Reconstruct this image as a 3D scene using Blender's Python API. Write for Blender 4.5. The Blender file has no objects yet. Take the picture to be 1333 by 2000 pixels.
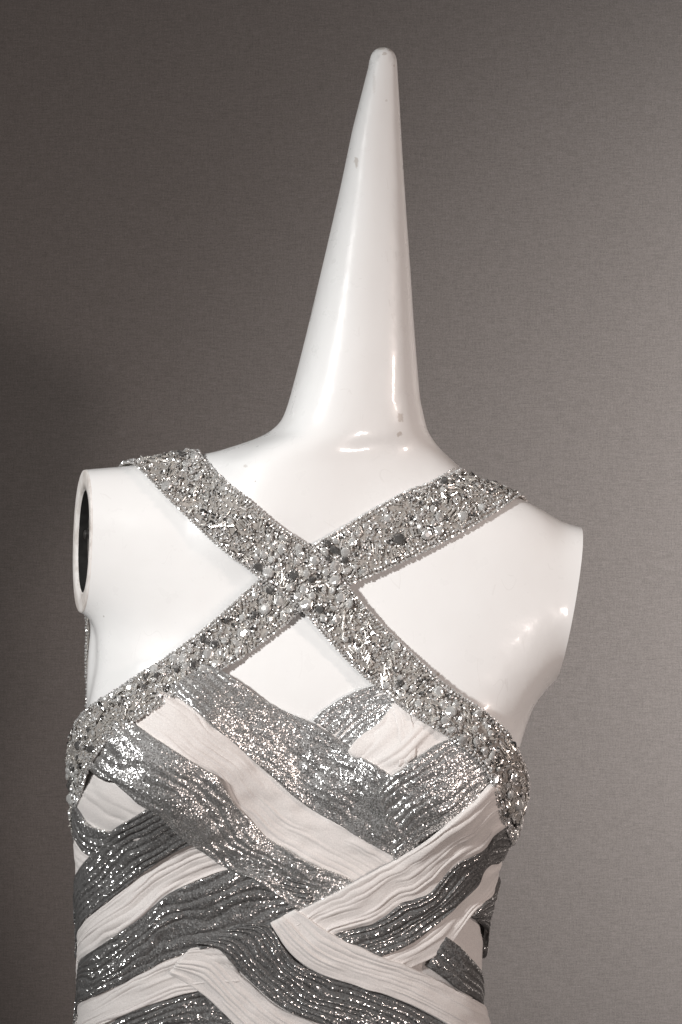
import bpy, bmesh, math, random
import numpy as np
from mathutils import Vector, Matrix
R = math.radians
random.seed(4); rng = np.random.default_rng(7)
S = 0.000375            # metres for one design unit
D = 5867.0              # camera distance in design units
Z0 = 1.35               # height of the camera above the floor, metres
scn = bpy.context.scene
C = scn.collection

# ------------------------------------------------------------------ camera, world, lamps, exposure
cam_d = bpy.data.cameras.new('camera'); cam = bpy.data.objects.new('camera', cam_d); C.objects.link(cam)
cam.location = (0, -D*S, Z0); cam.rotation_euler = (R(90), 0, 0)
cam_d.sensor_fit = 'VERTICAL'; cam_d.sensor_height = 24; cam_d.lens = 24*D/2000
cam_d.clip_start = 0.05; cam_d.clip_end = 50
scn.camera = cam
scn.view_settings.view_transform = 'Standard'; scn.view_settings.look = 'None'
scn.view_settings.exposure = 0.0; scn.view_settings.gamma = 1.0
world = bpy.data.worlds.new('World'); scn.world = world; world.use_nodes = True
bg = world.node_tree.nodes['Background']
bg.inputs['Color'].default_value = (1.0, 0.955, 0.93, 1); bg.inputs['Strength'].default_value = 0.05

def area(name, loc, target, size, power, color, size_y=None, spread=180):
    l = bpy.data.lights.new(name, 'AREA'); l.energy = power; l.color = color
    l.shape = 'RECTANGLE'; l.size = size; l.size_y = size_y or size; l.spread = R(spread)
    o = bpy.data.objects.new(name, l); C.objects.link(o); o.location = loc
    o.rotation_euler = (Vector(target)-Vector(loc)).to_track_quat('-Z', 'Y').to_euler()
    return o
area('key_lamp', (-1.75, -1.75, Z0+0.8), (0.05, 0, Z0-0.08), 0.14, 2.14, (1.0, 0.998, 0.99), 0.24, 31)
area('warm_lamp', (1.25, -2.0, Z0-0.40), (0, 0.2, Z0+0.0), 0.16, 8.8, (1.0, 0.875, 0.83), 0.16, 170)
area('side_lamp', (1.75, -1.05, Z0+0.35), (0, 0, Z0+0.0), 0.07, 1.0, (1.0, 0.84, 0.76), 0.2, 50)
area('added_overhead_fill', (0.2, -1.2, Z0+3.2), (0, 0, Z0), 2.4, 1.5, (1.0, 0.97, 0.95), 2.0, 120)  # unseen overhead fill, added to give the crystals contrast in their reflections
area('wall_lamp', (1.3, 0.05, Z0+0.0), (1.0, 0.8, Z0-0.02), 0.4, 10.2, (1.0, 0.98, 0.965), 0.5, 100)

# ------------------------------------------------------------------ helpers
def W(p):
    p = np.asarray(p, float); q = p*S
    q[..., 2] += Z0
    return q
def px(u, v, y=0.0): return np.array([u-666.5, y, 1000.0-v])
def tag(o, label=None, cat=None, group=None, kind=None):
    if label: o['label'] = label
    if cat: o['category'] = cat
    if group: o['group'] = group
    if kind: o['kind'] = kind
    return o
def empty(name, loc):
    o = bpy.data.objects.new(name, None); C.objects.link(o); o.location = loc; o.empty_display_size = .1
    return o
def link_mesh(name, me, mat, parent=None):
    o = bpy.data.objects.new(name, me); C.objects.link(o)
    if mat is not None and not me.materials: me.materials.append(mat)
    if parent is not None:
        o.parent = parent
        o.matrix_parent_inverse = Matrix.Translation(-base_loc(parent))
    return o
def base_loc(o):
    v = Vector((0, 0, 0))
    while o is not None:
        v = v + o.location; o = o.parent
    return v
def mesh_np(name, verts, faces, smooth=True):
    me = bpy.data.meshes.new(name)
    verts = np.asarray(verts, np.float32); faces = np.asarray(faces, np.int32)
    k = faces.shape[1]
    me.vertices.add(len(verts)); me.vertices.foreach_set('co', verts.ravel())
    me.loops.add(faces.size); me.loops.foreach_set('vertex_index', faces.ravel())
    me.polygons.add(len(faces)); me.polygons.foreach_set('loop_start', np.arange(0, faces.size, k, dtype=np.int32))
    me.polygons.foreach_set('use_smooth', np.full(len(faces), smooth))
    me.update(calc_edges=True); me.validate()
    return me
def put(me, name, mat, parent):
    """mesh in world metres -> object whose origin sits at the mesh centre, child of parent"""
    n = len(me.vertices); co = np.empty(n*3, np.float32); me.vertices.foreach_get('co', co); co = co.reshape(-1, 3)
    c = co.mean(0); me.vertices.foreach_set('co', (co-c).ravel()); me.update()
    o = bpy.data.objects.new(name, me); C.objects.link(o); me.materials.append(mat)
    o.parent = parent; o.location = Vector(c.tolist()) - (base_loc(parent) if parent else Vector((0, 0, 0)))
    return o

def table(pts, sig=14, lo=-200, hi=2700):
    pts = sorted(pts); a = np.array(pts, float); g = np.arange(lo, hi)
    t = np.interp(g, a[:, 0], a[:, 1])
    if sig:
        k = np.exp(-0.5*(np.arange(-4*sig, 4*sig+1)/sig)**2); k /= k.sum()
        t = np.convolve(np.pad(t, 4*sig, mode='edge'), k, 'valid')
    return lambda q: np.interp(q, g, t)
def smin(a, b, k):
    h = np.clip(0.5+0.5*(b-a)/k, 0, 1)
    return b*(1-h)+a*h-k*h*(1-h)
def smax(a, b, k): return -smin(-a, -b, k)

def vnoise(x, y, seed=0):
    """smooth 2-D value noise, -1..1"""
    xi = np.floor(x).astype(np.int64); yi = np.floor(y).astype(np.int64); fx = x-xi; fy = y-yi
    fx = fx*fx*(3-2*fx); fy = fy*fy*(3-2*fy)
    def h(a, b):
        n = (a*374761393 + b*668265263 + seed*974634777) & 0xffffffff
        n = ((n ^ (n >> 13))*1274126177) & 0xffffffff
        n = n ^ (n >> 16)
        return (n & 0xffff)/32767.5-1
    return (h(xi, yi)*(1-fx)+h(xi+1, yi)*fx)*(1-fy)+(h(xi, yi+1)*(1-fx)+h(xi+1, yi+1)*fx)*fy

# ------------------------------------------------------------------ the body as a distance-like field (design units)
def ell(x, y, a, b, n):
    ax = np.abs(x)+1e-3; ay = np.abs(y)+1e-3
    r = ((ax/a)**n+(ay/b)**n)**(1/n)
    g = r**(1-n)*np.sqrt((ax**(n-1)/a**n)**2+(ay**(n-1)/b**n)**2)
    return (r-1)/np.maximum(g, 1e-6)
tL = table([(900, 230), (1000, 200), (1150, 190), (1240, 188), (1300, 188), (1400, 168), (1500, 152), (1600, 150), (1700, 154), (1800, 160), (1900, 164), (2000, 160), (2200, 120), (2500, 60)])
tR = table([(900, 1010), (1000, 1060), (1100, 1085), (1200, 1085), (1300, 1072), (1350, 1054), (1400, 1032), (1500, 1000), (1600, 978), (1700, 956), (1750, 947), (1800, 933), (1900, 924), (2000, 928), (2200, 985), (2500, 1050)])
tF = table([(900, 84), (1000, 98), (1100, 112), (1200, 126), (1350, 148), (1500, 158), (1620, 152), (1750, 142), (1900, 132), (2000, 134), (2300, 160)], 25)
tB = table([(900, 90), (1000, 115), (1150, 135), (1400, 130), (1600, 115), (1900, 100), (2100, 125), (2400, 175)], 25)
ca, sa = math.cos(R(7)), math.sin(R(7))
def f_torso(x, y, z):
    v = 1000-z; L = tL(v)-666.5; Rr = tR(v)-666.5
    a = (Rr-L)/2; xc = x-(Rr+L)/2
    xr = xc*ca-y*sa; yr = xc*sa*0.6+y*ca
    b = np.where(yr < 0, tF(v), tB(v))
    f = ell(xr, yr, a, b, 2.35)
    f = smax(f, z-20, 90)
    p = px(228, 1380, 66)                  # the back edge of the flank under the left arm
    X, Y, Q = (x-p[0])/64, (y-p[1])/62, (z-p[2])/300
    r = np.sqrt(X*X+Y*Y+Q*Q)+1e-6; g = np.sqrt((X/64)**2+(Y/62)**2+(Q/300)**2)/r
    return smin(f, (r-1)/np.maximum(g, 1e-4), 12)
def f_breast(x, y, z):
    f = None
    for (u, v, yy, rx, ry, rz) in ((352, 1478, -98, 135, 112, 128), (838, 1488, -92, 135, 112, 128)):
        p = px(u, v, yy)
        X = (x-p[0])/rx; Y = (y-p[1])/ry; Zz = (z-p[2])/rz
        r = np.sqrt(X*X+Y*Y+Zz*Zz)+1e-6
        g = (r-1)*105
        f = g if f is None else np.minimum(f, g)
    return f
yT = table([(0, 928), (120, 920), (165, 917), (250, 910), (330, 898), (390, 888), (450, 876), (540, 862), (650, 862), (780, 880), (860, 905), (930, 940), (985, 969), (1040, 998), (1090, 1019), (1140, 1031), (1300, 1060)], 12)
yB = table([(0, 1190), (150, 1190), (230, 1215), (400, 1260), (650, 1240), (950, 1330), (1050, 1345), (1110, 1305), (1300, 1290)], 20)
yD = table([(0, 66), (165, 74), (300, 92), (450, 104), (650, 112), (850, 104), (980, 94), (1130, 82), (1300, 76)], 20)
yC = table([(0, 22), (165, 14), (400, 14), (700, 18), (950, 6), (1130, -4), (1300, -8)], 20)
def f_yoke(x, y, z):
    u = x+666.5; t = 1000-yT(u); b = 1000-yB(u)
    f = ell(z-(t+b)/2, y-yC(u), (t-b)/2, yD(u), 2.2)
    return smax(f, np.abs(x-0)-590, 10)
cL = table([(60, 722), (120, 722), (170, 709.5), (250, 689), (370, 664), (470, 641), (560, 620), (640, 601), (720, 581), (790, 562), (825, 549), (850, 530), (875, 480), (900, 445), (950, 425), (1000, 410), (1100, 400)], 7)
cR = table([(60, 774), (120, 776), (170, 779), (200, 781), (300, 786.5), (420, 794.5), (520, 801.5), (620, 808), (700, 814), (780, 821), (840, 835), (875, 856), (905, 884), (930, 905), (980, 925), (1100, 930)], 7)
cBd = table([(60, 26), (120, 27), (300, 50), (500, 84), (700, 112), (790, 120), (850, 122), (900, 121), (950, 120), (1000, 119), (1100, 116)], 14)
NC, CC, SC = 2.5, math.cos(R(18)), math.sin(R(18))
def f_cone(x, y, z):
    v = 1000-z; L = cL(v)-666.5; Rr = cR(v)-666.5
    h = (Rr-L)/2; b = np.minimum(cBd(v), h); q_ = NC/(NC-1)      # rounded-square section turned a little
    a = (np.maximum(h**q_-(b*SC)**q_, 1))**(1/q_)/CC
    xc = x-(L+Rr)/2; yc = y-8-10*np.clip((v-100)/800, 0, 1)
    f = ell(xc*CC+yc*SC, -xc*SC+yc*CC, a, b, NC)
    f = np.maximum(f, z-884)
    f = smax(f, -z-90, 110)
    q = px(749, 117); s = np.sqrt((x-q[0])**2+(y-8)**2+(z-q[2])**2)-26.2
    return smin(f, s, 2)
def f_body(x, y, z):
    f = smin(f_torso(x, y, z), f_yoke(x, y, z), 55)
    f = smin(f, f_breast(x, y, z), 60)
    return smin(f, f_cone(x, y, z), 58)
def f_dress(x, y, z):       # cloth spans the hollow between the breasts
    f = smin(f_torso(x, y, z), f_breast(x, y, z), 110)
    return smin(f, f_yoke(x, y, z), 60)
def f_strap(x, y, z):
    f = smin(f_torso(x, y, z), f_breast(x, y, z), 120)
    f = smin(f, f_yoke(x, y, z), 70)
    return smin(f, f_cone(x, y, z), 30)
def grad(f, P, e=1.0):
    x, y, z = P[..., 0], P[..., 1], P[..., 2]
    return np.stack([f(x+e, y, z)-f(x-e, y, z), f(x, y+e, z)-f(x, y-e, z), f(x, y, z+e)-f(x, y, z-e)], -1)/(2*e)
def project(f, P, off=0.0, it=6):
    P = P.copy()
    for _ in range(it):
        g = grad(f, P); d = f(P[..., 0], P[..., 1], P[..., 2])
        P -= g*(d/np.maximum((g*g).sum(-1), .15))[..., None]
    g = grad(f, P); n = g/np.linalg.norm(g, axis=-1, keepdims=True)
    return P+n*(off if np.isscalar(off) else off[..., None]), n
def hit(f, u, v):
    ys = np.arange(-420, 260, 3.0); k = (D+ys)/D
    x = (u-666.5)*k; z = (1000-v)*k
    d = f(x, ys, z)
    neg = np.where(d < 0)[0]
    i = neg[0] if len(neg) else int(np.argmin(d))
    return np.array([x[i], ys[i], z[i]])

def surface_nets(f, lo, hi, h):
    ax = [np.arange(lo[i], hi[i]+h, h) for i in range(3)]
    X, Y, Zg = np.meshgrid(*ax, indexing='ij')
    F = np.empty(X.shape, np.float32)
    for i in range(0, X.shape[0], 20): F[i:i+20] = f(X[i:i+20], Y[i:i+20], Zg[i:i+20])
    s = F < 0
    cnt = np.zeros(tuple(n-1 for n in F.shape), np.int8)
    for a in (0, 1):
        for b in (0, 1):
            for c in (0, 1):
                cnt += s[a:F.shape[0]-1+a, b:F.shape[1]-1+b, c:F.shape[2]-1+c]
    act = (cnt > 0) & (cnt < 8)
    idx = -np.ones(cnt.shape, np.int64); idx[act] = np.arange(act.sum())
    I = np.argwhere(act)
    P = np.array(lo)+(I+0.5)*h
    quads = []
    for axis in range(3):
        s0 = np.take(s, range(0, s.shape[axis]-1), axis); s1 = np.take(s, range(1, s.shape[axis]), axis)
        ch = np.argwhere(s0 != s1)
        o1, o2 = [(1, 2), (2, 0), (0, 1)][axis]
        ok = (ch[:, o1] > 0) & (ch[:, o2] > 0) & (ch[:, o1] < cnt.shape[o1]) & (ch[:, o2] < cnt.shape[o2])
        ch = ch[ok]
        def at(d1, d2):
            c = ch.copy(); c[:, o1] -= d1; c[:, o2] -= d2
            return idx[c[:, 0], c[:, 1], c[:, 2]]
        q = np.stack([at(1, 1), at(0, 1), at(0, 0), at(1, 0)], 1)
        flip = ~s[ch[:, 0], ch[:, 1], ch[:, 2]]
        q[flip] = q[flip][:, ::-1]
        quads.append(q)
    return P, np.concatenate(quads)

# ------------------------------------------------------------------ materials
def new_mat(name):
    m = bpy.data.materials.new(name); m.use_nodes = True
    nt = m.node_tree; return m, nt, nt.nodes['Principled BSDF']
def nd(nt, t, **k):
    n = nt.nodes.new(t)
    for a, b in k.items(): setattr(n, a, b)
    return n
def ramp(nt, src, stops):
    r = nd(nt, 'ShaderNodeValToRGB'); e = r.color_ramp.elements
    while len(e) < len(stops): e.new(0.5)
    for el, (p, c) in zip(e, stops):
        el.position = p; el.color = (c[0], c[1], c[2], 1) if hasattr(c, '__len__') else (c, c, c, 1)
    nt.links.new(src, r.inputs[0]); return r.outputs[0]
def noise(nt, vec, scale, detail=2, rough=.5, dist=0):
    n = nd(nt, 'ShaderNodeTexNoise'); n.inputs['Scale'].default_value = scale; n.inputs['Detail'].default_value = detail
    n.inputs['Roughness'].default_value = rough; n.inputs['Distortion'].default_value = dist
    nt.links.new(vec, n.inputs['Vector']); return n
def mixc(nt, fac, a, b, mode='MIX'):
    m = nd(nt, 'ShaderNodeMix', data_type='RGBA', blend_type=mode)
    for s, v in ((m.inputs[0], fac), (m.inputs[6], a), (m.inputs[7], b)):
        if hasattr(v, 'links'): nt.links.new(v, s)
        elif isinstance(v, (int, float)): s.default_value = v
        else: s.default_value = (*v, 1)
    return m.outputs[2]
def mth(nt, op, a, b=None, c=None):
    m = nd(nt, 'ShaderNodeMath', operation=op)
    for i, v in enumerate((a, b, c)):
        if v is None: continue
        if hasattr(v, 'links'): nt.links.new(v, m.inputs[i])
        else: m.inputs[i].default_value = v
    return m.outputs[0]
def geo_pos(nt): return nd(nt, 'ShaderNodeNewGeometry').outputs['Position']   # fixed in the place, metres

def mat_wall():
    m, nt, b = new_mat('grey_wall_cloth')
    p = geo_pos(nt)
    n1 = noise(nt, p, 2.2, 3); n2 = noise(nt, p, 700, 2, .7)
    mp = nd(nt, 'ShaderNodeMapping'); nt.links.new(p, mp.inputs[0]); mp.inputs['Scale'].default_value = (1, 1, 9)
    n3 = noise(nt, mp.outputs[0], 90, 3, .7)
    mp2 = nd(nt, 'ShaderNodeMapping'); nt.links.new(p, mp2.inputs[0]); mp2.inputs['Scale'].default_value = (9, 1, 1)
    n4 = noise(nt, mp2.outputs[0], 90, 3, .7)
    c = mixc(nt, n1.outputs[0], (.243, .219, .207), (.273, .248, .236))
    g = ramp(nt, n2.outputs[0], [(.3, (.80, .80, .80)), (.7, (1.18, 1.17, 1.16))])
    c = mixc(nt, 1.0, c, g, 'MULTIPLY')
    g = ramp(nt, mth(nt, 'ADD', mth(nt, 'MULTIPLY', n3.outputs[0], .6), mth(nt, 'MULTIPLY', n4.outputs[0], .4)), [(.35, .82), (.65, 1.15)])
    c = mixc(nt, 1.0, c, g, 'MULTIPLY')
    nt.links.new(c, b.inputs['Base Color']); b.inputs['Roughness'].default_value = .85
    bp = nd(nt, 'ShaderNodeBump'); bp.inputs['Strength'].default_value = .15; bp.inputs['Distance'].default_value = .001
    nt.links.new(n2.outputs[0], bp.inputs['Height']); nt.links.new(bp.outputs[0], b.inputs['Normal'])
    return m
def mat_body():
    m, nt, b = new_mat('white_gloss_fibreglass')
    p = geo_pos(nt)
    n1 = noise(nt, p, 9, 4, .6)
    c = mixc(nt, ramp(nt, n1.outputs[0], [(.3, 0), (.75, 1)]), (.82, .812, .803), (.79, .778, .765))
    # hair-fine scratches and small pits
    for sc, th, rot in ((38, .004, .3), (26, .003, 1.3)):
        mp = nd(nt, 'ShaderNodeMapping'); nt.links.new(p, mp.inputs[0]); mp.inputs['Rotation'].default_value = (0, rot, 0); mp.inputs['Scale'].default_value = (1, 1, .45)
        nn = noise(nt, mp.outputs[0], sc, 1, .5, .8)
        line = mth(nt, 'LESS_THAN', mth(nt, 'ABSOLUTE', mth(nt, 'SUBTRACT', nn.outputs[0], .5)), th)
        gate = mth(nt, 'GREATER_THAN', noise(nt, p, 55, 2).outputs[0], .60)
        c = mixc(nt, mth(nt, 'MULTIPLY', mth(nt, 'MULTIPLY', line, gate), .10), c, (.42, .39, .36))
    vo = nd(nt, 'ShaderNodeTexVoronoi'); vo.inputs['Scale'].default_value = 34; nt.links.new(p, vo.inputs['Vector'])
    pit = mth(nt, 'LESS_THAN', vo.outputs['Distance'], .026)
    c = mixc(nt, mth(nt, 'MULTIPLY', pit, .55), c, (.35, .32, .29))
    # rubbed marks on the spike: (u, v, half width, half height, strength)
    nz = noise(nt, p, 420, 2, .6)
    for (u, v, rx, rz, k) in ((696, 321, 5, 13, .55), (731, 165, 4, 26, .2), (781, 818, 7, 12, .6), (779, 850, 6, 6, .6),
                              (752, 107, 6, 4, .5), (742, 95, 13, 5, .55), (765, 97, 10, 6, .5), (750, 91, 20, 3, .45), (484, 912, 4, 4, .4), (851, 1309, 4, 4, .7),
                              (770, 130, 3, 3, .35), (755, 200, 3, 3, .3)):
        q = W(px(u, v))
        mp = nd(nt, 'ShaderNodeMapping'); nt.links.new(p, mp.inputs[0])
        mp.inputs['Location'].default_value = (-q[0]/(rx*S), 0, -q[2]/(rz*S)); mp.inputs['Scale'].default_value = (1/(rx*S), .01, 1/(rz*S))
        ln = nd(nt, 'ShaderNodeVectorMath', operation='LENGTH'); nt.links.new(mp.outputs[0], ln.inputs[0])
        d = mth(nt, 'ADD', ln.outputs['Value'], mth(nt, 'MULTIPLY', mth(nt, 'SUBTRACT', nz.outputs[0], .5), 1.6))
        f = ramp(nt, d, [(.55, k), (.95, 0)])
        c = mixc(nt, f, c, (.42, .36, .31))
    nt.links.new(c, b.inputs['Base Color'])
    b.inputs['Roughness'].default_value = .33
    nt.links.new(ramp(nt, noise(nt, p, 60, 4, .6).outputs[0], [(.3, .25), (.7, .40)]), b.inputs['Roughness'])
    b.inputs['Specular IOR Level'].default_value = .3; b.inputs['Coat Weight'].default_value = .34; b.inputs['Coat Roughness'].default_value = .09
    bp = nd(nt, 'ShaderNodeBump'); bp.inputs['Strength'].default_value = .12; bp.inputs['Distance'].default_value = .0006
    nt.links.new(noise(nt, p, 160, 2).outputs[0], bp.inputs['Height'])
    b2 = nd(nt, 'ShaderNodeBump'); b2.inputs['Strength'].default_value = .55; b2.inputs['Distance'].default_value = .002
    nt.links.new(noise(nt, p, 22, 2).outputs[0], b2.inputs['Height']); nt.links.new(bp.outputs[0], b2.inputs['Normal'])
    nt.links.new(b2.outputs[0], b.inputs['Normal']); nt.links.new(b2.outputs[0], b.inputs['Coat Normal'])
    return m
def mat_rim():
    m, nt, b = new_mat('bare_cut_edge')
    p = geo_pos(nt)
    c = ramp(nt, noise(nt, p, 120, 3).outputs[0], [(.3, (.55, .50, .46)), (.6, (.76, .72, .69))])
    nt.links.new(c, b.inputs['Base Color']); b.inputs['Roughness'].default_value = .5
    return m
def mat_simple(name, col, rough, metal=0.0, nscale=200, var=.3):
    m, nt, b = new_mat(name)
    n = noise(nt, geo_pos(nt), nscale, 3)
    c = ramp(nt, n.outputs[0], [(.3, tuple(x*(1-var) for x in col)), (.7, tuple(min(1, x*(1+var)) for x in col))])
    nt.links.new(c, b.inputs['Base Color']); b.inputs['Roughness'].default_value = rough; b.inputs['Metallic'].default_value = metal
    return m
def mat_white():
    m, nt, b = new_mat('white_crinkled_chiffon')
    p = geo_pos(nt)
    c = mixc(nt, ramp(nt, noise(nt, p, 16, 3).outputs[0], [(.3, 0), (.7, 1)]), (.80, .757, .73), (.75, .703, .675))
    c = mixc(nt, 1.0, c, ramp(nt, noise(nt, p, 1300, 2, .7).outputs[0], [(.3, .86), (.7, 1.08)]), 'MULTIPLY')
    nt.links.new(c, b.inputs['Base Color']); b.inputs['Roughness'].default_value = .75
    b.inputs['Sheen Weight'].default_value = .25; b.inputs['Sheen Roughness'].default_value = .5
    bp = nd(nt, 'ShaderNodeBump'); bp.inputs['Strength'].default_value = .5; bp.inputs['Distance'].default_value = .0005
    nt.links.new(noise(nt, p, 900, 3, .7).outputs[0], bp.inputs['Height']); nt.links.new(bp.outputs[0], b.inputs['Normal'])
    return m
def mat_silver(name, dark, light, glit, spread, rough, scale, crest):
    m, nt, b = new_mat(name)
    p = geo_pos(nt)
    vo = nd(nt, 'ShaderNodeTexVoronoi'); vo.inputs['Scale'].default_value = scale; nt.links.new(p, vo.inputs['Vector'])
    sep = nd(nt, 'ShaderNodeSeparateColor'); nt.links.new(vo.outputs['Color'], sep.inputs[0])
    big = noise(nt, p, 26, 4, .6)
    thr = mth(nt, 'ADD', glit, mth(nt, 'MULTIPLY', mth(nt, 'SUBTRACT', big.outputs[0], .5), -1.5))
    at = nd(nt, 'ShaderNodeAttribute', attribute_name='crest')      # glints of the metal thread painted along the pleat crests
    thr = mth(nt, 'SUBTRACT', thr, mth(nt, 'MULTIPLY', at.outputs['Fac'], crest))
    fl = mth(nt, 'GREATER_THAN', sep.outputs[0], thr)          # metal thread and painted crest glints show / grey ground shows
    c = mixc(nt, fl, dark, light)
    nt.links.new(c, b.inputs['Base Color'])
    nt.links.new(mth(nt, 'MULTIPLY_ADD', fl, .75, .2), b.inputs['Metallic'])
    nt.links.new(mth(nt, 'MULTIPLY_ADD', fl, rough-.55, .55), b.inputs['Roughness'])
    g = nd(nt, 'ShaderNodeNewGeometry')
    v1 = nd(nt, 'ShaderNodeVectorMath', operation='SUBTRACT'); nt.links.new(vo.outputs['Color'], v1.inputs[0]); v1.inputs[1].default_value = (.5, .5, .5)
    v2 = nd(nt, 'ShaderNodeVectorMath', operation='SCALE'); nt.links.new(v1.outputs[0], v2.inputs[0]); v2.inputs['Scale'].default_value = spread
    v3 = nd(nt, 'ShaderNodeVectorMath', operation='ADD'); nt.links.new(v2.outputs[0], v3.inputs[0]); nt.links.new(g.outputs['Normal'], v3.inputs[1])
    v4 = nd(nt, 'ShaderNodeVectorMath', operation='NORMALIZE'); nt.links.new(v3.outputs[0], v4.inputs[0])
    nt.links.new(v4.outputs[0], b.inputs['Normal'])
    return m
M = dict(wall=mat_wall(), body=mat_body(), rim=mat_rim(), white=mat_white(),
         lame=mat_silver('bright_silver_lame', (.25, .244, .238), (.86, .845, .83), .46, .68, .28, 1500, .3),
         tinsel=mat_silver('dark_silver_pleated_lame', (.135, .132, .13), (.92, .905, .89), 1.0, .9, .22, 1200, .78),
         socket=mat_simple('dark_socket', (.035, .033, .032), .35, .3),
         steel=mat_simple('socket_steel', (.35, .34, .33), .35, 1),
         backing=mat_simple('strap_net', (.30, .275, .25), .7, 0, 500, .35),
         gem=mat_simple('foiled_crystal', (.98, .96, .935), .16, .68, 300, .04),
         gem_dark=mat_simple('grey_crystal', (.36, .35, .34), .06, .8, 300, .3),
         bead=mat_simple('silver_lined_bead', (.83, .785, .735), .27, .65, 420, .45),
         bugle=mat_simple('silver_lined_bugle', (.78, .74, .695), .22, .65, 200, .3),
         sequin=mat_simple('grey_sequin', (.62, .60, .58), .22, 1, 260, .6))

# ------------------------------------------------------------------ wall
def build_wall():
    y0 = 0.78; hx, hz = 4.0, 3.2; nx = 8
    bm = bmesh.new()
    bmesh.ops.create_cube(bm, size=1, matrix=Matrix.Translation((0, y0+.06, Z0+.2)) @ Matrix.Diagonal((hx*2, .12, hz*2, 1)))
    me = bpy.data.meshes.new('wall'); bm.to_mesh(me); bm.free()
    o = put(me, 'wall', M['wall'], None); tag(o, 'plain grey cloth-textured wall behind the mannequin', kind='structure')
build_wall()

# ------------------------------------------------------------------ mannequin
mann = empty('mannequin', (0, 0, Z0-.55))
tag(mann, 'glossy white armless mannequin torso with a tall pointed spike for a head', 'mannequin')
def build_body():
    P, Q = surface_nets(f_body, (-632, -288, -1400), (632, 272, 930), 8.0)
    P, n = project(f_body, P, 0, 5)
    bm = bmesh.new()
    vs = [bm.verts.new(p) for p in P.tolist()]
    for q in Q.tolist():
        if len(set(q)) == 4: bm.faces.new([vs[i] for i in q])
    bmesh.ops.remove_doubles(bm, verts=bm.verts, dist=.05)
    cuts = [(px(163, 1055, 10), Vector((-.952, -.30, .03)).normalized(), lambda c: c.x < -420 and c.z > -225),
            (px(1118, 1120, 0), Vector((.972, .10, -.165)).normalized(), lambda c: c.x > 330 and c.z > -330)]
    loops = []
    for co, no, test in cuts:
        fs = [f for f in bm.faces if test(f.calc_center_median())]
        geom = set(fs)
        for f in fs: geom.update(f.edges); geom.update(f.verts)
        bmesh.ops.bisect_plane(bm, geom=list(geom), dist=.001, plane_co=co, plane_no=no, clear_outer=True)
        es = [e for e in bm.edges if e.is_boundary and all(abs((v.co-Vector(co)).dot(no)) < .05 for v in e.verts)]
        # order the loop
        nxt = {}
        for e in es:
            a, b = e.verts; nxt.setdefault(a, []).append(b); nxt.setdefault(b, []).append(a)
        st = max(nxt, key=lambda v: v.co.z); loop = [st]; prev = None; cur = st
        while True:
            c = [v for v in nxt[cur] if v is not prev]
            if not c: break
            prev, cur = cur, c[0]
            if cur is st: break
            loop.append(cur)
            if len(loop) > 3000: break
        loops.append(([v.co.copy() for v in loop], Vector(co), no))
    for (lp, co, no) in loops: print('cut loop', len(lp), min(v.z for v in lp), max(v.z for v in lp), min(v.x for v in lp), max(v.x for v in lp))
    bmesh.ops.recalc_face_normals(bm, faces=bm.faces)
    # split bottom open end stays below the frame, inside the dress
    for v in bm.verts: v.co = Vector(W(v.co))
    me = bpy.data.meshes.new('body'); bm.to_mesh(me); bm.free()
    me.polygons.foreach_set('use_smooth', np.ones(len(me.polygons), bool))
    o = put(me, 'body', M['body'], mann)
    tag(o, None)
    return loops
loops = build_body()
def ring_mesh(rings, name, mat, parent, cap=False, smooth=True):
    n = len(rings[0]); V = np.array([W(p) for r in rings for p in r]); F = []
    for i in range(len(rings)-1):
        for j in range(n):
            k = (j+1) % n; F.append((i*n+j, i*n+k, (i+1)*n+k, (i+1)*n+j))
    bm = bmesh.new(); vs = [bm.verts.new(v) for v in V.tolist()]
    for f in F: bm.faces.new([vs[i] for i in f])
    if cap: bm.faces.new([vs[(len(rings)-1)*n+j] for j in range(n)])
    bmesh.ops.recalc_face_normals(bm, faces=bm.faces)
    me = bpy.data.meshes.new(name); bm.to_mesh(me); bm.free()
    me.polygons.foreach_set('use_smooth', np.full(len(me.polygons), smooth))
    return put(me, name, mat, parent)
def resample(lp, n=96):
    a = np.array([list(p) for p in lp]); b = np.vstack([a, a[:1]])
    d = np.r_[0, np.cumsum(np.linalg.norm(np.diff(b, axis=0), axis=1))]
    t = np.linspace(0, d[-1], n, endpoint=False)
    return np.stack([np.interp(t, d, b[:, k]) for k in range(3)], 1)
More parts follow.
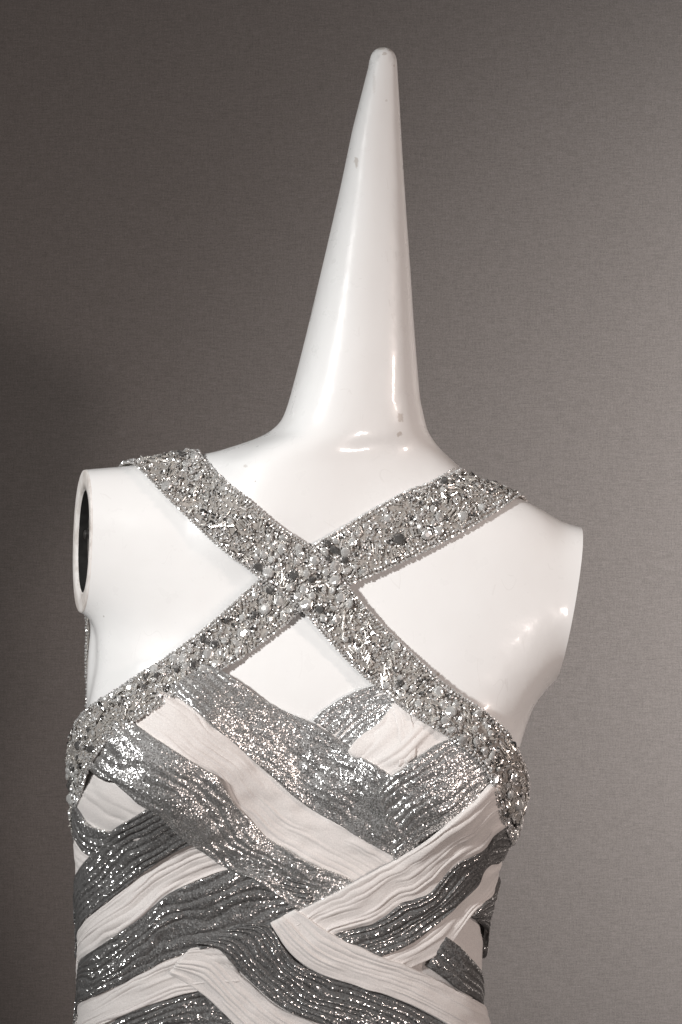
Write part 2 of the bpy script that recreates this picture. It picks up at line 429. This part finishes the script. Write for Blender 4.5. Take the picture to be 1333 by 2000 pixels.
for li, (lp, co, no) in enumerate(loops):
    a = resample(lp, 120); c = a.mean(0); n = np.array(no)
    def sc(k, off, a=a, c=c, n=n): return c+(a-c)*np.array([k])[0]+n*off
    if li == 0:
        rim = [sc(1.0, -.2), sc(.995, 2.2), sc(.965, 3.6), sc(.83, 3.4), sc(.735, 1.6), sc(.72, -14)]
        ring_mesh(rim, 'arm_rim', M['rim'], mann)
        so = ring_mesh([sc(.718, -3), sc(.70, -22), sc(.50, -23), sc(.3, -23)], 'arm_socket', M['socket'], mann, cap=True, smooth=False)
        # steel locking plate and its bolt inside the socket
        up = np.array([0, 0, 1.0]); sd = np.cross(n, up); sd /= np.linalg.norm(sd); up = np.cross(sd, n)
        def oval(rx, rz, off, cz=0): return [c+sd*rx*math.cos(t)+up*(cz+rz*math.sin(t))+n*off for t in np.linspace(0, 2*math.pi, 33)[:-1]]
        ring_mesh([oval(20, 52, -23, 8), oval(20, 52, -14, 8), oval(17, 48, -12, 8)], 'locking_plate', M['steel'], so, cap=True, smooth=False)
        ring_mesh([oval(9, 9, -12, 14), oval(9, 9, -3, 14), oval(6, 6, -1, 14)], 'bolt', M['steel'], so, cap=True, smooth=False)
    else:
        ring_mesh([sc(1.0, -.2), sc(.998, 2.0), sc(.97, 3.0), sc(.6, 3), sc(.2, 3)], 'arm_rim', M['rim'], mann, cap=True)

# ------------------------------------------------------------------ dress
dress = empty('dress', (0, 0, Z0-.55))
tag(dress, 'white and silver woven pleated dress with crossed beaded straps, worn by the mannequin', 'dress')

def cr(P, n):
    """Catmull-Rom through the rows of P, n samples even in arc length"""
    P = np.asarray(P, float); Q = np.vstack([2*P[0]-P[1], P, 2*P[-1]-P[-2]]); out = []
    for i in range(len(P)-1):
        t = np.linspace(0, 1, 24, endpoint=False)[:, None]; a, b, c, d = Q[i:i+4]
        out.append(.5*(2*b+(c-a)*t+(2*a-5*b+4*c-d)*t*t+(3*b-a-3*c+d)*t**3))
    out.append(P[-1:]); o = np.vstack(out)
    d = np.r_[0, np.cumsum(np.linalg.norm(np.diff(o, axis=0), axis=1))]; t = np.linspace(0, d[-1], n)
    return np.stack([np.interp(t, d, o[:, k]) for k in range(o.shape[1])], 1), d[-1]
def lift(f, pts):
    return [np.array(px(p[0], p[1], p[2])) if len(p) == 3 else hit(f, p[0], p[1]) for p in pts]
def sheet(f, up, lo, ns, nw, coarse=5):
    """coarse grid between two edges pressed onto the body, then refined: P, N, length, width"""
    cs, cw = max(ns//coarse, 8), max(nw//coarse, 5)
    a, la = cr(lift(f, up), cs); b, lb = cr(lift(f, lo), cs)
    w = np.linspace(0, 1, cw)[None, :, None]
    G = a[:, None]*(1-w)+b[:, None]*w
    G, N = project(f, G, 0, 6)
    def fine(A):
        si = np.linspace(0, cs-1, ns); wi = np.linspace(0, cw-1, nw)
        def cub(A, x, ax):
            i = np.clip(np.floor(x).astype(int), 0, A.shape[ax]-2); t = (x-i)
            g = lambda k: np.take(A, np.clip(i+k, 0, A.shape[ax]-1), ax)
            sh = [1, 1, 1]; sh[ax] = -1; t = t.reshape(sh)
            p0, p1, p2, p3 = g(-1), g(0), g(1), g(2)
            return .5*(2*p1+(p2-p0)*t+(2*p0-5*p1+4*p2-p3)*t*t+(3*p1-p0-3*p2+p3)*t**3)
        return cub(cub(A, si, 0), wi, 1)
    P = fine(G); N = fine(N); N /= np.linalg.norm(N, axis=-1, keepdims=True)
    return P, N, (la+lb)/2, np.linalg.norm(a-b, axis=1).mean()
def grid_faces(ns, nw):
    i = np.arange(ns-1)[:, None]*nw+np.arange(nw-1)[None]; i = i.ravel()
    return np.stack([i, i+1, i+nw+1, i+nw], 1)
def band(up, lo, layer, mat, pleats, amp, seed, label=None, pucker=2.5, wob=.5, sharp=.6, name='pleated_band', fade=None, edge=1.2):
    a, la = cr([p[:2] for p in up], 40); b, lb = cr([p[:2] for p in lo], 40)
    L = max(la, lb); Wd = max(np.linalg.norm(a-b, axis=1).mean(), 20)
    ns = int(np.clip(L/4.0, 30, 240)); nw = int(np.clip(pleats*9, 36, 110))
    P, N, _, _ = sheet(f_dress, up, lo, ns, nw)
    s = np.linspace(0, 1, ns)[:, None]*L+np.zeros((1, nw)); w = np.linspace(0, 1, nw)[None]+np.zeros((ns, 1))
    wp = w*pleats+wob*vnoise(s/70, w*2, seed)+.28*wob*vnoise(s/22, w*4, seed+1)
    wp = wp+.55*vnoise(w*pleats/1.7, s/400, seed+8)
    if mat == 'white':
        am = .48+1.0*vnoise(s/85, wp*1.1, seed+2); prof = np.abs(np.sin(math.pi*wp))**.5
    else:
        am = .8+.5*vnoise(s/60, wp*.6, seed+2); prof = np.abs(np.sin(math.pi*wp))**sharp
    am = np.clip(am, .06, 1.3)
    h = amp*am*prof
    h += pucker*vnoise(s/75, w*3.2, seed+3)+.45*pucker*vnoise(s/24, w*5, seed+4)
    if fade is not None: h *= fade(s/L, w)
    ed = np.minimum(w, 1-w)*Wd
    h -= 9.0*np.clip(1-ed/3.0, 0, 1)**2
    h -= 6.0*np.clip(1-np.minimum(s, L-s)/9.0, 0, 1)**2
    h = h+4.0+layer*5.2
    # uneven edges
    across = (P[:, -1:]-P[:, :1]); across /= np.linalg.norm(across, axis=-1, keepdims=True)
    e1 = edge*vnoise(s/26, w*0+1.5, seed+5)+.6*edge*vnoise(s/9, w*0+.5, seed+6); e2 = edge*vnoise(s/24, w*0+4.5, seed+7)
    P = P+across*((e1*(1-w)+e2*w))[..., None]
    P = P+N*h[..., None]
    me = mesh_np(name, W(P.reshape(-1, 3)), grid_faces(ns, nw))
    if mat != 'white':
        ac = me.attributes.new('crest', 'FLOAT', 'POINT'); ac.data.foreach_set('value', (np.clip((prof-.88)/.12, 0, 1)*np.clip(am, 0, 1)).astype(np.float32).ravel())
    o = put(me, name, M[mat], dress)
    if label: o['label'] = label
    return o

# foundation the bands are sewn to: all the way round
def build_foundation():
    nt_, nz = 260, 120
    top = np.array([(90, 1600), (125, 1560), (160, 1530), (200, 1478), (290, 1408), (370, 1358), (425, 1322), (500, 1366), (560, 1402), (612, 1424), (640, 1394), (720, 1357), (760, 1362), (850, 1436), (940, 1500), (985, 1560), (1020, 1600), (1300, 1600)], float)
    th = np.linspace(0, 2*math.pi, nt_, endpoint=False)
    G = np.zeros((nt_, nz, 3))
    for i, t in enumerate(th):
        u = 560+430*math.cos(t)
        front = math.sin(t) < 0
        vt = np.interp(u, top[:, 0], top[:, 1]) if front else 1600
        vs = np.linspace(vt, 2390, nz)
        G[i, :, 0] = u-666.5; G[i, :, 1] = 150*math.sin(t); G[i, :, 2] = 1000-vs
        if front:
            k = (D-150)/D; G[i, :, 0] *= k; G[i, :, 2] *= k
    G, N = project(f_dress, G, 0, 8)
    ss = np.arange(nz)[None]*7.0+np.zeros((nt_, 1)); tt = th[:, None]*30
    h = 2.0+1.4*np.abs(np.sin(ss/9+1.5*vnoise(tt/6, ss/90, 3)))
    G += N*h[..., None]
    V = W(G.reshape(-1, 3)); F = []
    i = (np.arange(nt_)[:, None]*nz+np.arange(nz-1)[None]); j = (((np.arange(nt_)+1) % nt_)[:, None]*nz+np.arange(nz-1)[None])
    F = np.stack([i.ravel(), j.ravel(), j.ravel()+1, i.ravel()+1], 1)
    put(mesh_np('foundation', V, F), 'foundation', M['white'], dress)
build_foundation()

WH, LA, TI = 'white', 'lame', 'tinsel'
# right cup, lowest layers first
band([(612, 1408), (640, 1380), (690, 1354), (735, 1340), (775, 1345)], [(690, 1470), (722, 1445), (752, 1420), (785, 1395), (815, 1385)], -.2, LA, 7, 3.0, 11, 'silver band along the top edge of the right cup', pucker=1.5)
band([(680, 1470), (705, 1440), (745, 1412), (772, 1374), (800, 1372)], [(765, 1530), (800, 1515), (840, 1480), (875, 1455), (900, 1440)], 1.0, WH, 6, 5, 12, 'white gathered band on the right cup', pucker=2, edge=.5)
band([(764, 1376), (776, 1415), (782, 1460), (780, 1500)], [(798, 1372), (808, 1412), (816, 1450), (812, 1482)], 1.7, WH, 1.6, 5, 14, 'loose white fold standing out of the right cup', pucker=3, edge=.5)
band([(935, 1480), (985, 1500), (1010, 1560)], [(955, 1620), (985, 1640), (1005, 1660)], .3, TI, 5, 3, 13)
# top bands running down to the right
band([(395, 1300), (430, 1312), (500, 1356), (560, 1391), (612, 1411), (690, 1461), (760, 1508), (800, 1535), (860, 1590)],
     [(335, 1350), (351, 1371), (413, 1423), (461, 1459), (501, 1494), (554, 1538), (607, 1578), (665, 1611), (709, 1637), (770, 1670), (830, 1700)], 1.5, LA, 6, 2.8, 21, 'broad silver band from the left strap to the right, top of the front', pucker=4.5, wob=.9, sharp=.7)
band([(990, 1490), (940, 1440), (865, 1448), (820, 1478), (765, 1516), (745, 1545)], [(1005, 1540), (965, 1535), (925, 1560), (870, 1605), (810, 1640), (770, 1680)], 1.9, LA, 9, 3.6, 22, 'silver band pulled up to the right strap', pucker=5, wob=.8)
band([(335, 1346), (352, 1367), (414, 1419), (462, 1455), (502, 1490), (555, 1534), (608, 1574), (665, 1607), (709, 1632), (775, 1662), (830, 1690)],
     [(255, 1400), (275, 1425), (298, 1441), (342, 1471), (386, 1498), (422, 1521), (452, 1564), (483, 1595), (518, 1634), (563, 1661), (607, 1687), (665, 1712), (700, 1735), (730, 1760)], 0.7, WH, 8, 2.6, 23, 'wide white band under the broad silver one', pucker=3)
# left edge
band([(150, 1510), (172, 1500), (205, 1520), (250, 1535), (300, 1565)], [(150, 1600), (165, 1600), (200, 1622), (240, 1634), (300, 1640)], .2, WH, 5, 3.5, 31, 'small white patch below the left strap', pucker=4)
band([(148, 1560), (160, 1575), (175, 1605), (205, 1618), (260, 1624)], [(140, 1600), (150, 1625), (170, 1665), (195, 1680), (230, 1690)], .8, TI, 4, 4, 32)
band([(165, 1565, 90), (128, 1585), (142, 1625), (165, 1655), (200, 1680)], [(165, 1760, 90), (140, 1740), (146, 1755), (160, 1755), (180, 1750)], .4, WH, 5, 3, 33)
band([(160, 1600, 100), (128, 1612), (132, 1620)], [(160, 1650, 100), (128, 1650), (132, 1652)], .9, TI, 3, 3, 34)
# left bands running up to the right
band([(165, 1800, 110), (135, 1775), (150, 1730), (180, 1672), (222, 1620), (285, 1578), (330, 1560), (380, 1560)],
     [(170, 1900, 110), (145, 1872), (152, 1838), (180, 1792), (240, 1741), (310, 1682), (372, 1645), (430, 1640)], 1.3, TI, 7, 4.5, 35, 'upper dark silver band at the left side')
band([(170, 1895, 110), (145, 1868), (152, 1834), (180, 1788), (240, 1737), (310, 1678), (372, 1641), (430, 1636), (470, 1650)],
     [(175, 1960, 110), (150, 1930), (158, 1885), (200, 1852), (280, 1793), (340, 1742), (432, 1700), (480, 1700), (520, 1720)], .9, WH, 6, 4, 36, 'white band between the two dark silver bands at the left')
band([(175, 1955, 110), (148, 1925), (156, 1881), (200, 1848), (280, 1789), (340, 1738), (432, 1698), (490, 1685), (540, 1690), (600, 1720)],
     [(180, 2040, 110), (146, 2010), (160, 1970), (200, 1942), (260, 1912), (330, 1874), (400, 1852), (460, 1842), (530, 1812), (620, 1770)], 1.5, TI, 7, 5.0, 37, 'lower dark silver band curving up from the left side', pucker=4, wob=.8)
# second silver diagonal
band([(250, 1400), (272, 1418), (298, 1437), (342, 1467), (386, 1494), (422, 1516), (452, 1560), (483, 1591), (518, 1630), (563, 1657), (607, 1683), (665, 1705), (690, 1718), (735, 1760)],
     [(172, 1470), (184, 1494), (206, 1516), (232, 1522), (254, 1542), (281, 1564), (316, 1586), (342, 1617), (377, 1644), (413, 1670), (452, 1697), (500, 1715), (560, 1760), (620, 1790)], 2.1, LA, 6, 2.8, 24, 'silver band crossing the left cup downwards', pucker=4.5, wob=.8, sharp=.7)
# white sash on the right and what lies under it
band([(560, 1790), (597, 1769), (688, 1721), (773, 1672), (833, 1629), (889, 1583), (921, 1555), (942, 1531), (965, 1520)],
     [(620, 1845), (660, 1820), (727, 1802), (755, 1784), (787, 1760), (819, 1753), (847, 1728), (868, 1699), (893, 1671), (932, 1652), (950, 1620), (975, 1600)], 3.4, WH, 8, 3.6, 41, 'white band rising to the right strap')
band([(620, 1840), (660, 1814), (727, 1795), (755, 1777), (787, 1752), (819, 1747), (847, 1720), (868, 1692), (893, 1664), (932, 1646), (960, 1610), (990, 1590), (990, 1570, 110)],
     [(700, 1885), (752, 1862), (812, 1832), (854, 1797), (893, 1758), (924, 1719), (938, 1688), (960, 1681), (975, 1680), (970, 1680, 110)], 2.8, TI, 7, 5, 42, 'dark silver band waving up to the right side', pucker=4, wob=.7)
band([(700, 1880), (752, 1857), (812, 1827), (854, 1792), (893, 1753), (924, 1714), (940, 1684), (970, 1670), (965, 1650, 110)],
     [(760, 1900), (820, 1880), (850, 1862), (880, 1835), (905, 1790), (925, 1765), (950, 1740), (975, 1730), (960, 1720, 110)], 2.2, WH, 6, 3.2, 43)
band([(908, 1786), (925, 1762), (948, 1738), (970, 1715), (960, 1700, 110)], [(914, 1790), (936, 1818), (948, 1850), (954, 1872), (950, 1890, 110)], 3.2, TI, 5, 3.5, 44, 'small dark silver patch at the right side', pucker=2)
band([(830, 1860), (865, 1820), (890, 1790), (912, 1775)], [(900, 1950), (935, 1945), (955, 1915), (958, 1850)], 1.7, WH, 3, 1.6, 45, pucker=2)
band([(862, 1822), (882, 1837), (917, 1880), (949, 1911), (965, 1925), (950, 1950, 110)], [(830, 1884), (850, 1898), (893, 1936), (925, 1958), (949, 1980), (950, 2020, 110)], 2.5, TI, 4, 3.5, 46, 'dark silver patch low on the right side', pucker=2)
# lower diagonals
band([(578, 1772), (592, 1778), (620, 1800), (665, 1826), (742, 1862), (800, 1886), (860, 1918), (940, 1982), (980, 2020), (950, 2060, 110)],
     [(530, 1798), (562, 1850), (600, 1885), (640, 1905), (700, 1924), (780, 1952), (850, 1990), (930, 2050), (970, 2090), (950, 2130, 110)], 4.0, WH, 8, 3.0, 51, 'white band folded over at the centre and falling to the right')
band([(480, 1800), (530, 1806), (560, 1852), (600, 1886), (700, 1924), (780, 1952), (850, 1990), (930, 2050), (970, 2090), (950, 2130, 110)],
     [(380, 1840), (425, 1848), (480, 1905), (550, 1965), (620, 1995), (700, 2030), (790, 2080), (880, 2140), (960, 2200), (950, 2240, 110)], 2.4, TI, 8, 5, 52, 'dark silver band falling from the centre to the lower right', pucker=4)
band([(180, 2030, 110), (143, 2000), (160, 1966), (200, 1938), (260, 1908), (330, 1870), (400, 1848), (450, 1850)],
     [(185, 2130, 110), (140, 2090), (160, 2040), (210, 2000), (290, 1965), (370, 1940), (420, 1930), (480, 1930)], .8, WH, 7, 3.4, 53, 'white band low at the left side')
band([(370, 1850), (420, 1848), (475, 1905), (545, 1965), (615, 1997), (690, 2035), (790, 2085), (880, 2145)],
     [(330, 1900), (380, 1928), (420, 1960), (470, 2010), (540, 2070), (640, 2120), (740, 2170), (840, 2230)], 1.4, WH, 8, 3.4, 54)
band([(185, 2120, 110), (140, 2080), (160, 2035), (210, 1998), (290, 1964), (370, 1940), (430, 1935), (500, 1990), (560, 2040)],
     [(190, 2260, 110), (138, 2200), (170, 2160), (220, 2110), (300, 2070), (380, 2050), (450, 2060), (500, 2100), (560, 2140)], 0, TI, 8, 5, 55, 'dark silver band at the bottom left', pucker=4)
for k in range(3):      # bands that go on below the picture
    z = 2100+k*110
    band([(190, z+90, 110), (120, z+70), (250, z+20), (400, z-30), (600, z+10), (800, z+60), (990, z+120), (970, z+160, 110)],
         [(190, z+230, 110), (115, z+200), (250, z+140), (400, z+90), (600, z+120), (800, z+170), (1000, z+230), (970, z+260, 110)], -.3-.3*k, WH if k % 2 == 0 else TI, 8, 4, 60+k)

# ------------------------------------------------------------------ beaded straps
strap_specs = [
 ('beaded strap from the left shoulder to the right side', 9.0,
  [(250, 1420, 150), (262, 1250, 150), (300, 1080, 150), (355, 950, 110), (388, 889, 20), (400, 902), (440, 935), (485, 972), (545, 1022), (605, 1062), (650, 1105), (690, 1155), (740, 1212), (800, 1272), (870, 1340), (930, 1384), (972, 1425), (998, 1470), (1012, 1512), (1012, 1560), (998, 1605), (990, 1640, 90), (900, 1680, 160)],
  [(185, 1440, 100), (169, 1260, 74), (178, 1100, 70), (205, 960, 90), (240, 908, 20), (275, 926), (308, 957), (355, 1003), (420, 1060), (500, 1124), (545, 1158), (592, 1196), (642, 1254), (700, 1314), (756, 1362), (806, 1402), (855, 1434), (900, 1466), (935, 1500), (955, 1550), (968, 1600), (985, 1700, 60), (900, 1760, 160)]),
 ('beaded strap from the right shoulder to the left side', 3.5,
  [(900, 1450, 150), (880, 1250, 150), (870, 1080, 160), (880, 960, 110), (890, 925, 30), (850, 938), (790, 962), (700, 1012), (612, 1062), (560, 1092), (508, 1130), (440, 1192), (380, 1243), (300, 1302), (222, 1354), (176, 1390), (150, 1432), (140, 1480), (134, 1545), (136, 1590), (170, 1600, 80), (260, 1590, 150)],
  [(1005, 1450, 120), (1000, 1250, 130), (1015, 1080, 120), (1035, 1010, 60), (1024, 990, 10), (985, 994), (948, 1017), (880, 1055), (780, 1104), (700, 1138), (650, 1160), (598, 1190), (540, 1238), (474, 1288), (430, 1314), (372, 1351), (292, 1402), (226, 1450), (192, 1498), (170, 1545), (150, 1600), (165, 1680, 80), (260, 1690, 150)])]

def merge(parts):
    V = []; F = []; o = 0
    for v, f in parts: V.append(v); F.append(f+o); o += len(v)
    return np.concatenate(V), np.concatenate(F)
def proto_ico(sub=1):
    bm = bmesh.new(); bmesh.ops.create_icosphere(bm, subdivisions=sub, radius=1)
    v = np.array([x.co[:] for x in bm.verts]); f = np.array([[a.index for a in t.verts] for t in bm.faces]); bm.free(); return v, f
def proto_cyl(n=7):
    a = np.linspace(0, 2*math.pi, n, endpoint=False); c, s = np.cos(a), np.sin(a)
    v = np.concatenate([np.stack([np.full(n, x), c*r, s*r], 1) for x, r in ((-.5, .75), (-.44, 1), (.44, 1), (.5, .75))]+[np.array([[-.5, 0, 0], [.5, 0, 0]])])
    f = []
    for k in range(3):
        for i in range(n):
            j = (i+1) % n; p = k*n; f += [(p+i, p+j, p+n+j), (p+i, p+n+j, p+n+i)]
    for i in range(n):
        j = (i+1) % n; f += [(4*n, j, i), (4*n+1, 3*n+i, 3*n+j)]
    return v, np.array(f)
def proto_gem(n=8):
    a = np.linspace(0, 2*math.pi, n, endpoint=False)
    rings = [(1.0, -.05), (1.0, .22), (.78, .48), (.46, .62)]
    v = [(r*math.cos(t+(k % 2)*math.pi/n), r*math.sin(t+(k % 2)*math.pi/n), z) for k, (r, z) in enumerate(rings) for t in a]+[(0, 0, .62)]
    f = []
    for k in range(3):
        for i in range(n):
            j = (i+1) % n; p = k*n; f += [(p+i, p+j, p+n+j), (p+i, p+n+j, p+n+i)]
    for i in range(n): f.append((3*n+i, 3*n+(i+1) % n, 4*n))
    return np.array(v), np.array(f)
def proto_sequin(n=9):
    a = np.linspace(0, 2*math.pi, n, endpoint=False)
    v = [(r*math.cos(t), r*math.sin(t), z) for r, z in ((.22, .0), (1, .28), (1, .20), (.22, -.1)) for t in a]
    f = []
    for k in range(3):
        for i in range(n):
            j = (i+1) % n; p = k*n; f += [(p+i, p+n+i, p+n+j), (p+i, p+n+j, p+j)]
    return np.array(v), np.array(f)
ICO, CYL, GEM, SEQ = proto_ico(1), proto_cyl(), proto_gem(), proto_sequin()
def to_mesh(name, proto, mat):
    me = mesh_np(name, proto[0]*S, proto[1], False); me.materials.append(mat); return me
GEMS = [to_mesh('rhinestone', GEM, M['gem']), to_mesh('rhinestone', GEM, M['gem_dark'])]
CYLM = to_mesh('bugle_bead', CYL, M['bugle']); CYLM2 = to_mesh('bugle_bead', CYL, M['gem'])

count = {'rhinestone': 0, 'bugle_bead': 0}
for si, (label, off, up, lo) in enumerate(strap_specs):
    ns, nw = 420, 21
    P, N, L, Wd = sheet(f_strap, up, lo, ns, nw, 4)
    k_ = np.linspace(.035, .965, nw)*(nw-1); i_ = np.minimum(k_.astype(int), nw-2); t_ = (k_-i_)[None, :, None]      # a little narrower than the traced edges
    P = P[:, i_]*(1-t_)+P[:, i_+1]*t_; Wd *= .93
    s = np.linspace(0, 1, ns)[:, None]+np.zeros((1, nw)); w = np.linspace(0, 1, nw)[None]+np.zeros((ns, 1))
    # the straps stand off the chest near their crossing
    lowd = np.clip((-(P[..., 2])-330)/110, 0, 1); lowd = lowd*lowd*(3-2*lowd)
    if si == 1: lowd = lowd*(1-.62*np.clip((-P[..., 2]-490)/50, 0, 1)*(P[..., 0] < -350))
    cc = np.array(hit(f_strap, 600, 1125)); dist = np.linalg.norm(P-cc, axis=-1)
    lay = off+((21 if si == 0 else 18)-off)*lowd+9*np.exp(-(dist/190)**2)+(0 if si else 5*np.exp(-(dist/120)**2))
    Pm = P+N*(lay-1.0*np.abs(2*w-1)**6)[..., None]
    Pb = P+N*(lay-4.5)[..., None]
    F = grid_faces(ns, nw); n0 = ns*nw
    side = []
    for c in (0, nw-1):
        i = np.arange(ns-1)*nw+c; side.append(np.stack([i, i+nw, i+nw+n0, i+n0], 1))
    V = np.concatenate([Pm.reshape(-1, 3), Pb.reshape(-1, 3)]); Fa = np.concatenate([F, F[:, ::-1]+n0]+side)
    strap = put(mesh_np('beaded_strap', W(V), Fa), 'beaded_strap', M['backing'], dress); strap['label'] = label
    sb = base_loc(strap)
    T = np.gradient(Pm, axis=0); T /= np.linalg.norm(T, axis=-1, keepdims=True)
    def frame(a, b):
        x = a*(ns-1); y = b*(nw-1); i = min(int(x), ns-2); j = min(int(y), nw-2); fx, fy = x-i, y-j
        g = lambda A: (A[i, j]*(1-fx)+A[i+1, j]*fx)*(1-fy)+(A[i, j+1]*(1-fx)+A[i+1, j+1]*fx)*fy
        p, t, n = g(Pm), g(T), g(N); t = t-n*np.dot(t, n); t /= np.linalg.norm(t); return p, t, np.cross(n, t), n
    lens = np.linalg.norm(np.diff(Pm[:, nw//2], axis=0), axis=1).sum()
    seen = lambda p: p[1] < 45
    def place(a, b, kind, sx, sy, sz, ang, lift_, tilt=(0, 0)):
        p, t, bt, n = frame(a, b)
        Rm = np.stack([t, bt, n], 1)
        c_, s_ = math.cos(ang), math.sin(ang)
        Rz = np.array([[c_, -s_, 0], [s_, c_, 0], [0, 0, 1]])
        ax, ay = tilt
        Rx = np.array([[1, 0, 0], [0, math.cos(ax), -math.sin(ax)], [0, math.sin(ax), math.cos(ax)]])
        Ry = np.array([[math.cos(ay), 0, math.sin(ay)], [0, 1, 0], [-math.sin(ay), 0, math.cos(ay)]])
        A = Rm @ Rz @ Rx @ Ry @ np.diag([sx, sy, sz])
        return A, p+n*lift_
    def inst(me, name, A, p):
        o = bpy.data.objects.new(name, me); C.objects.link(o); o.parent = strap
        q = W(p)
        Mx = Matrix.Identity(4)
        for r in range(3):
            for c in range(3): Mx[r][c] = A[r, c]
            Mx[r][3] = q[r]-sb[r]
        o.matrix_local = Mx
        return o
    beads, seqs, bug = [], [], []
    def stuff(lst, proto, A, p):
        if proto is ICO:
            q, _ = np.linalg.qr(rng.normal(size=(3, 3))); A = A @ q
        lst.append((proto[0] @ A.T + p, proto[1]))
    # rows of seed beads along both edges
    step = 6.4
    for e, sg in ((0.0, -1), (1.0, 1)):
        for k in range(int(lens/step)):
            r = 3.3+rng.normal()*.35
            A, p = place(min((k+.5)*step/lens+rng.normal()*.0002, 1), e, 'b', r, r, r, 0, .6+rng.normal()*.7)
            stuff(beads, ICO, A, p)
        for k in range(int(lens/7)):          # second, looser row of square nailheads
            r = 2.3+rng.random()*1.2
            A, p = place(min((k+.5)*7/lens, 1), abs(e-.065-rng.random()*.02), 'b', r, r, r, rng.random()*3, 1.6+rng.random())
            stuff(beads, ICO, A, p)
    # patches of stones and bugles
    taken = []
    def free(a, b, r):
        for (x, y, q) in taken:
            if (x-a*lens)**2+(y-b*Wd)**2 < (r+q)**2*.72: return False
        taken.append((a*lens, b*Wd, r)); return True
    tries = 0
    for tries in range(5200):
        a = rng.random(); b = .10+.8*rng.random(); p = frame(a, b)[0]
        if not seen(p): continue
        dc = np.linalg.norm(p-cc)
        clump = vnoise(np.array(a*lens/75), np.array(b*1.3), 90+si)
        if clump < -.05 and dc > 110 and rng.random() < .93: continue
        if count['rhinestone'] >= 150*(si+1): break
        r = 5.4+6.8*rng.random()**1.5+(1.5 if dc < 90 else 0)
        if not free(a, b, r): continue
        el = 1.0 if rng.random() < .7 else .6
        A, p = place(a, b, 'g', r, r*el, r*.95, rng.random()*6, 3.0, (rng.normal()*.32, rng.normal()*.32))
        inst(GEMS[0 if rng.random() < .78 else 1], 'rhinestone', A, p); count['rhinestone'] += 1
        # halo of tiny beads round the larger stones
        if r > 8:
            for q in range(12):
                t_ = q*math.pi/6; rr = 1.9
                a2 = a+(r+2)*math.cos(t_)/lens; b2 = b+(r+2)*math.sin(t_)/Wd
                if 0 < a2 < 1 and .03 < b2 < .97:
                    A, p = place(a2, b2, 'b', rr, rr, rr, 0, 2.2); stuff(beads, ICO, A, p)
    npatch = int(lens/22)
    nb = 0
    for k in range(npatch):
        a0 = (k+rng.random())/npatch; b0 = .15+.7*rng.random(); ang = rng.random()*3.14
        for q in range(rng.integers(7, 13)):
            da = (q-4.5)*4.2*-math.sin(ang)+rng.normal()*2; db = (q-4.5)*4.2*math.cos(ang)+rng.normal()*2
            a, b = a0+da/lens, b0+db/Wd
            if not (0.001 < a < .999 and .08 < b < .92): continue
            ln = 13+7*rng.random(); lf = 2.0+1.8*rng.random()
            A, p = place(a, b, 'c', ln, 1.55, 1.55, ang+rng.normal()*.14, lf, (0, rng.normal()*.13))
            if any((x-a*lens)**2+(y-b*Wd)**2 < q_*q_*.8 for (x, y, q_) in taken): continue
            if seen(p) and count['bugle_bead'] < 150*(si+1):
                inst(CYLM if rng.random() < .75 else CYLM2, 'bugle_bead', A, p); count['bugle_bead'] += 1
            else: stuff(bug, CYL, A, p)
    for k in range(int(lens*Wd/260)):     # loose bugles and sequins between
        a = rng.random(); b = .08+.84*rng.random()
        if any((x-a*lens)**2+(y-b*Wd)**2 < q_*q_*.7 for (x, y, q_) in taken): continue
        if rng.random() < .5:
            A, p = place(a, b, 'c', 9+6*rng.random(), 1.6, 1.6, rng.random()*3, 2+3*rng.random(), (0, rng.normal()*.3)); stuff(bug, CYL, A, p)
        else:
            r = 4+1.8*rng.random()
            A, p = place(a, b, 's', r, r, r, rng.random()*3, 1.5+2.5*rng.random(), (rng.normal()*.35, rng.normal()*.35)); stuff(seqs, SEQ, A, p)
    for k in range(int(lens*Wd/36)):      # ground of seed beads
        a = rng.random(); b = .04+.92*rng.random(); r = 1.8+1.3*rng.random()
        A, p = place(a, b, 'b', r, r, r*.9, 0, .8+1.4*rng.random()); stuff(beads, ICO, A, p)
    for lst, nm, mt in ((beads, 'seed_beads', 'bead'), (bug, 'loose_bugle_beads', 'bugle'), (seqs, 'sequins', 'sequin')):
        V, Fm = merge(lst)
        o = put(mesh_np(nm, W(V), Fm, False), nm, M[mt], strap); o['kind'] = 'stuff'
print('pieces', count)
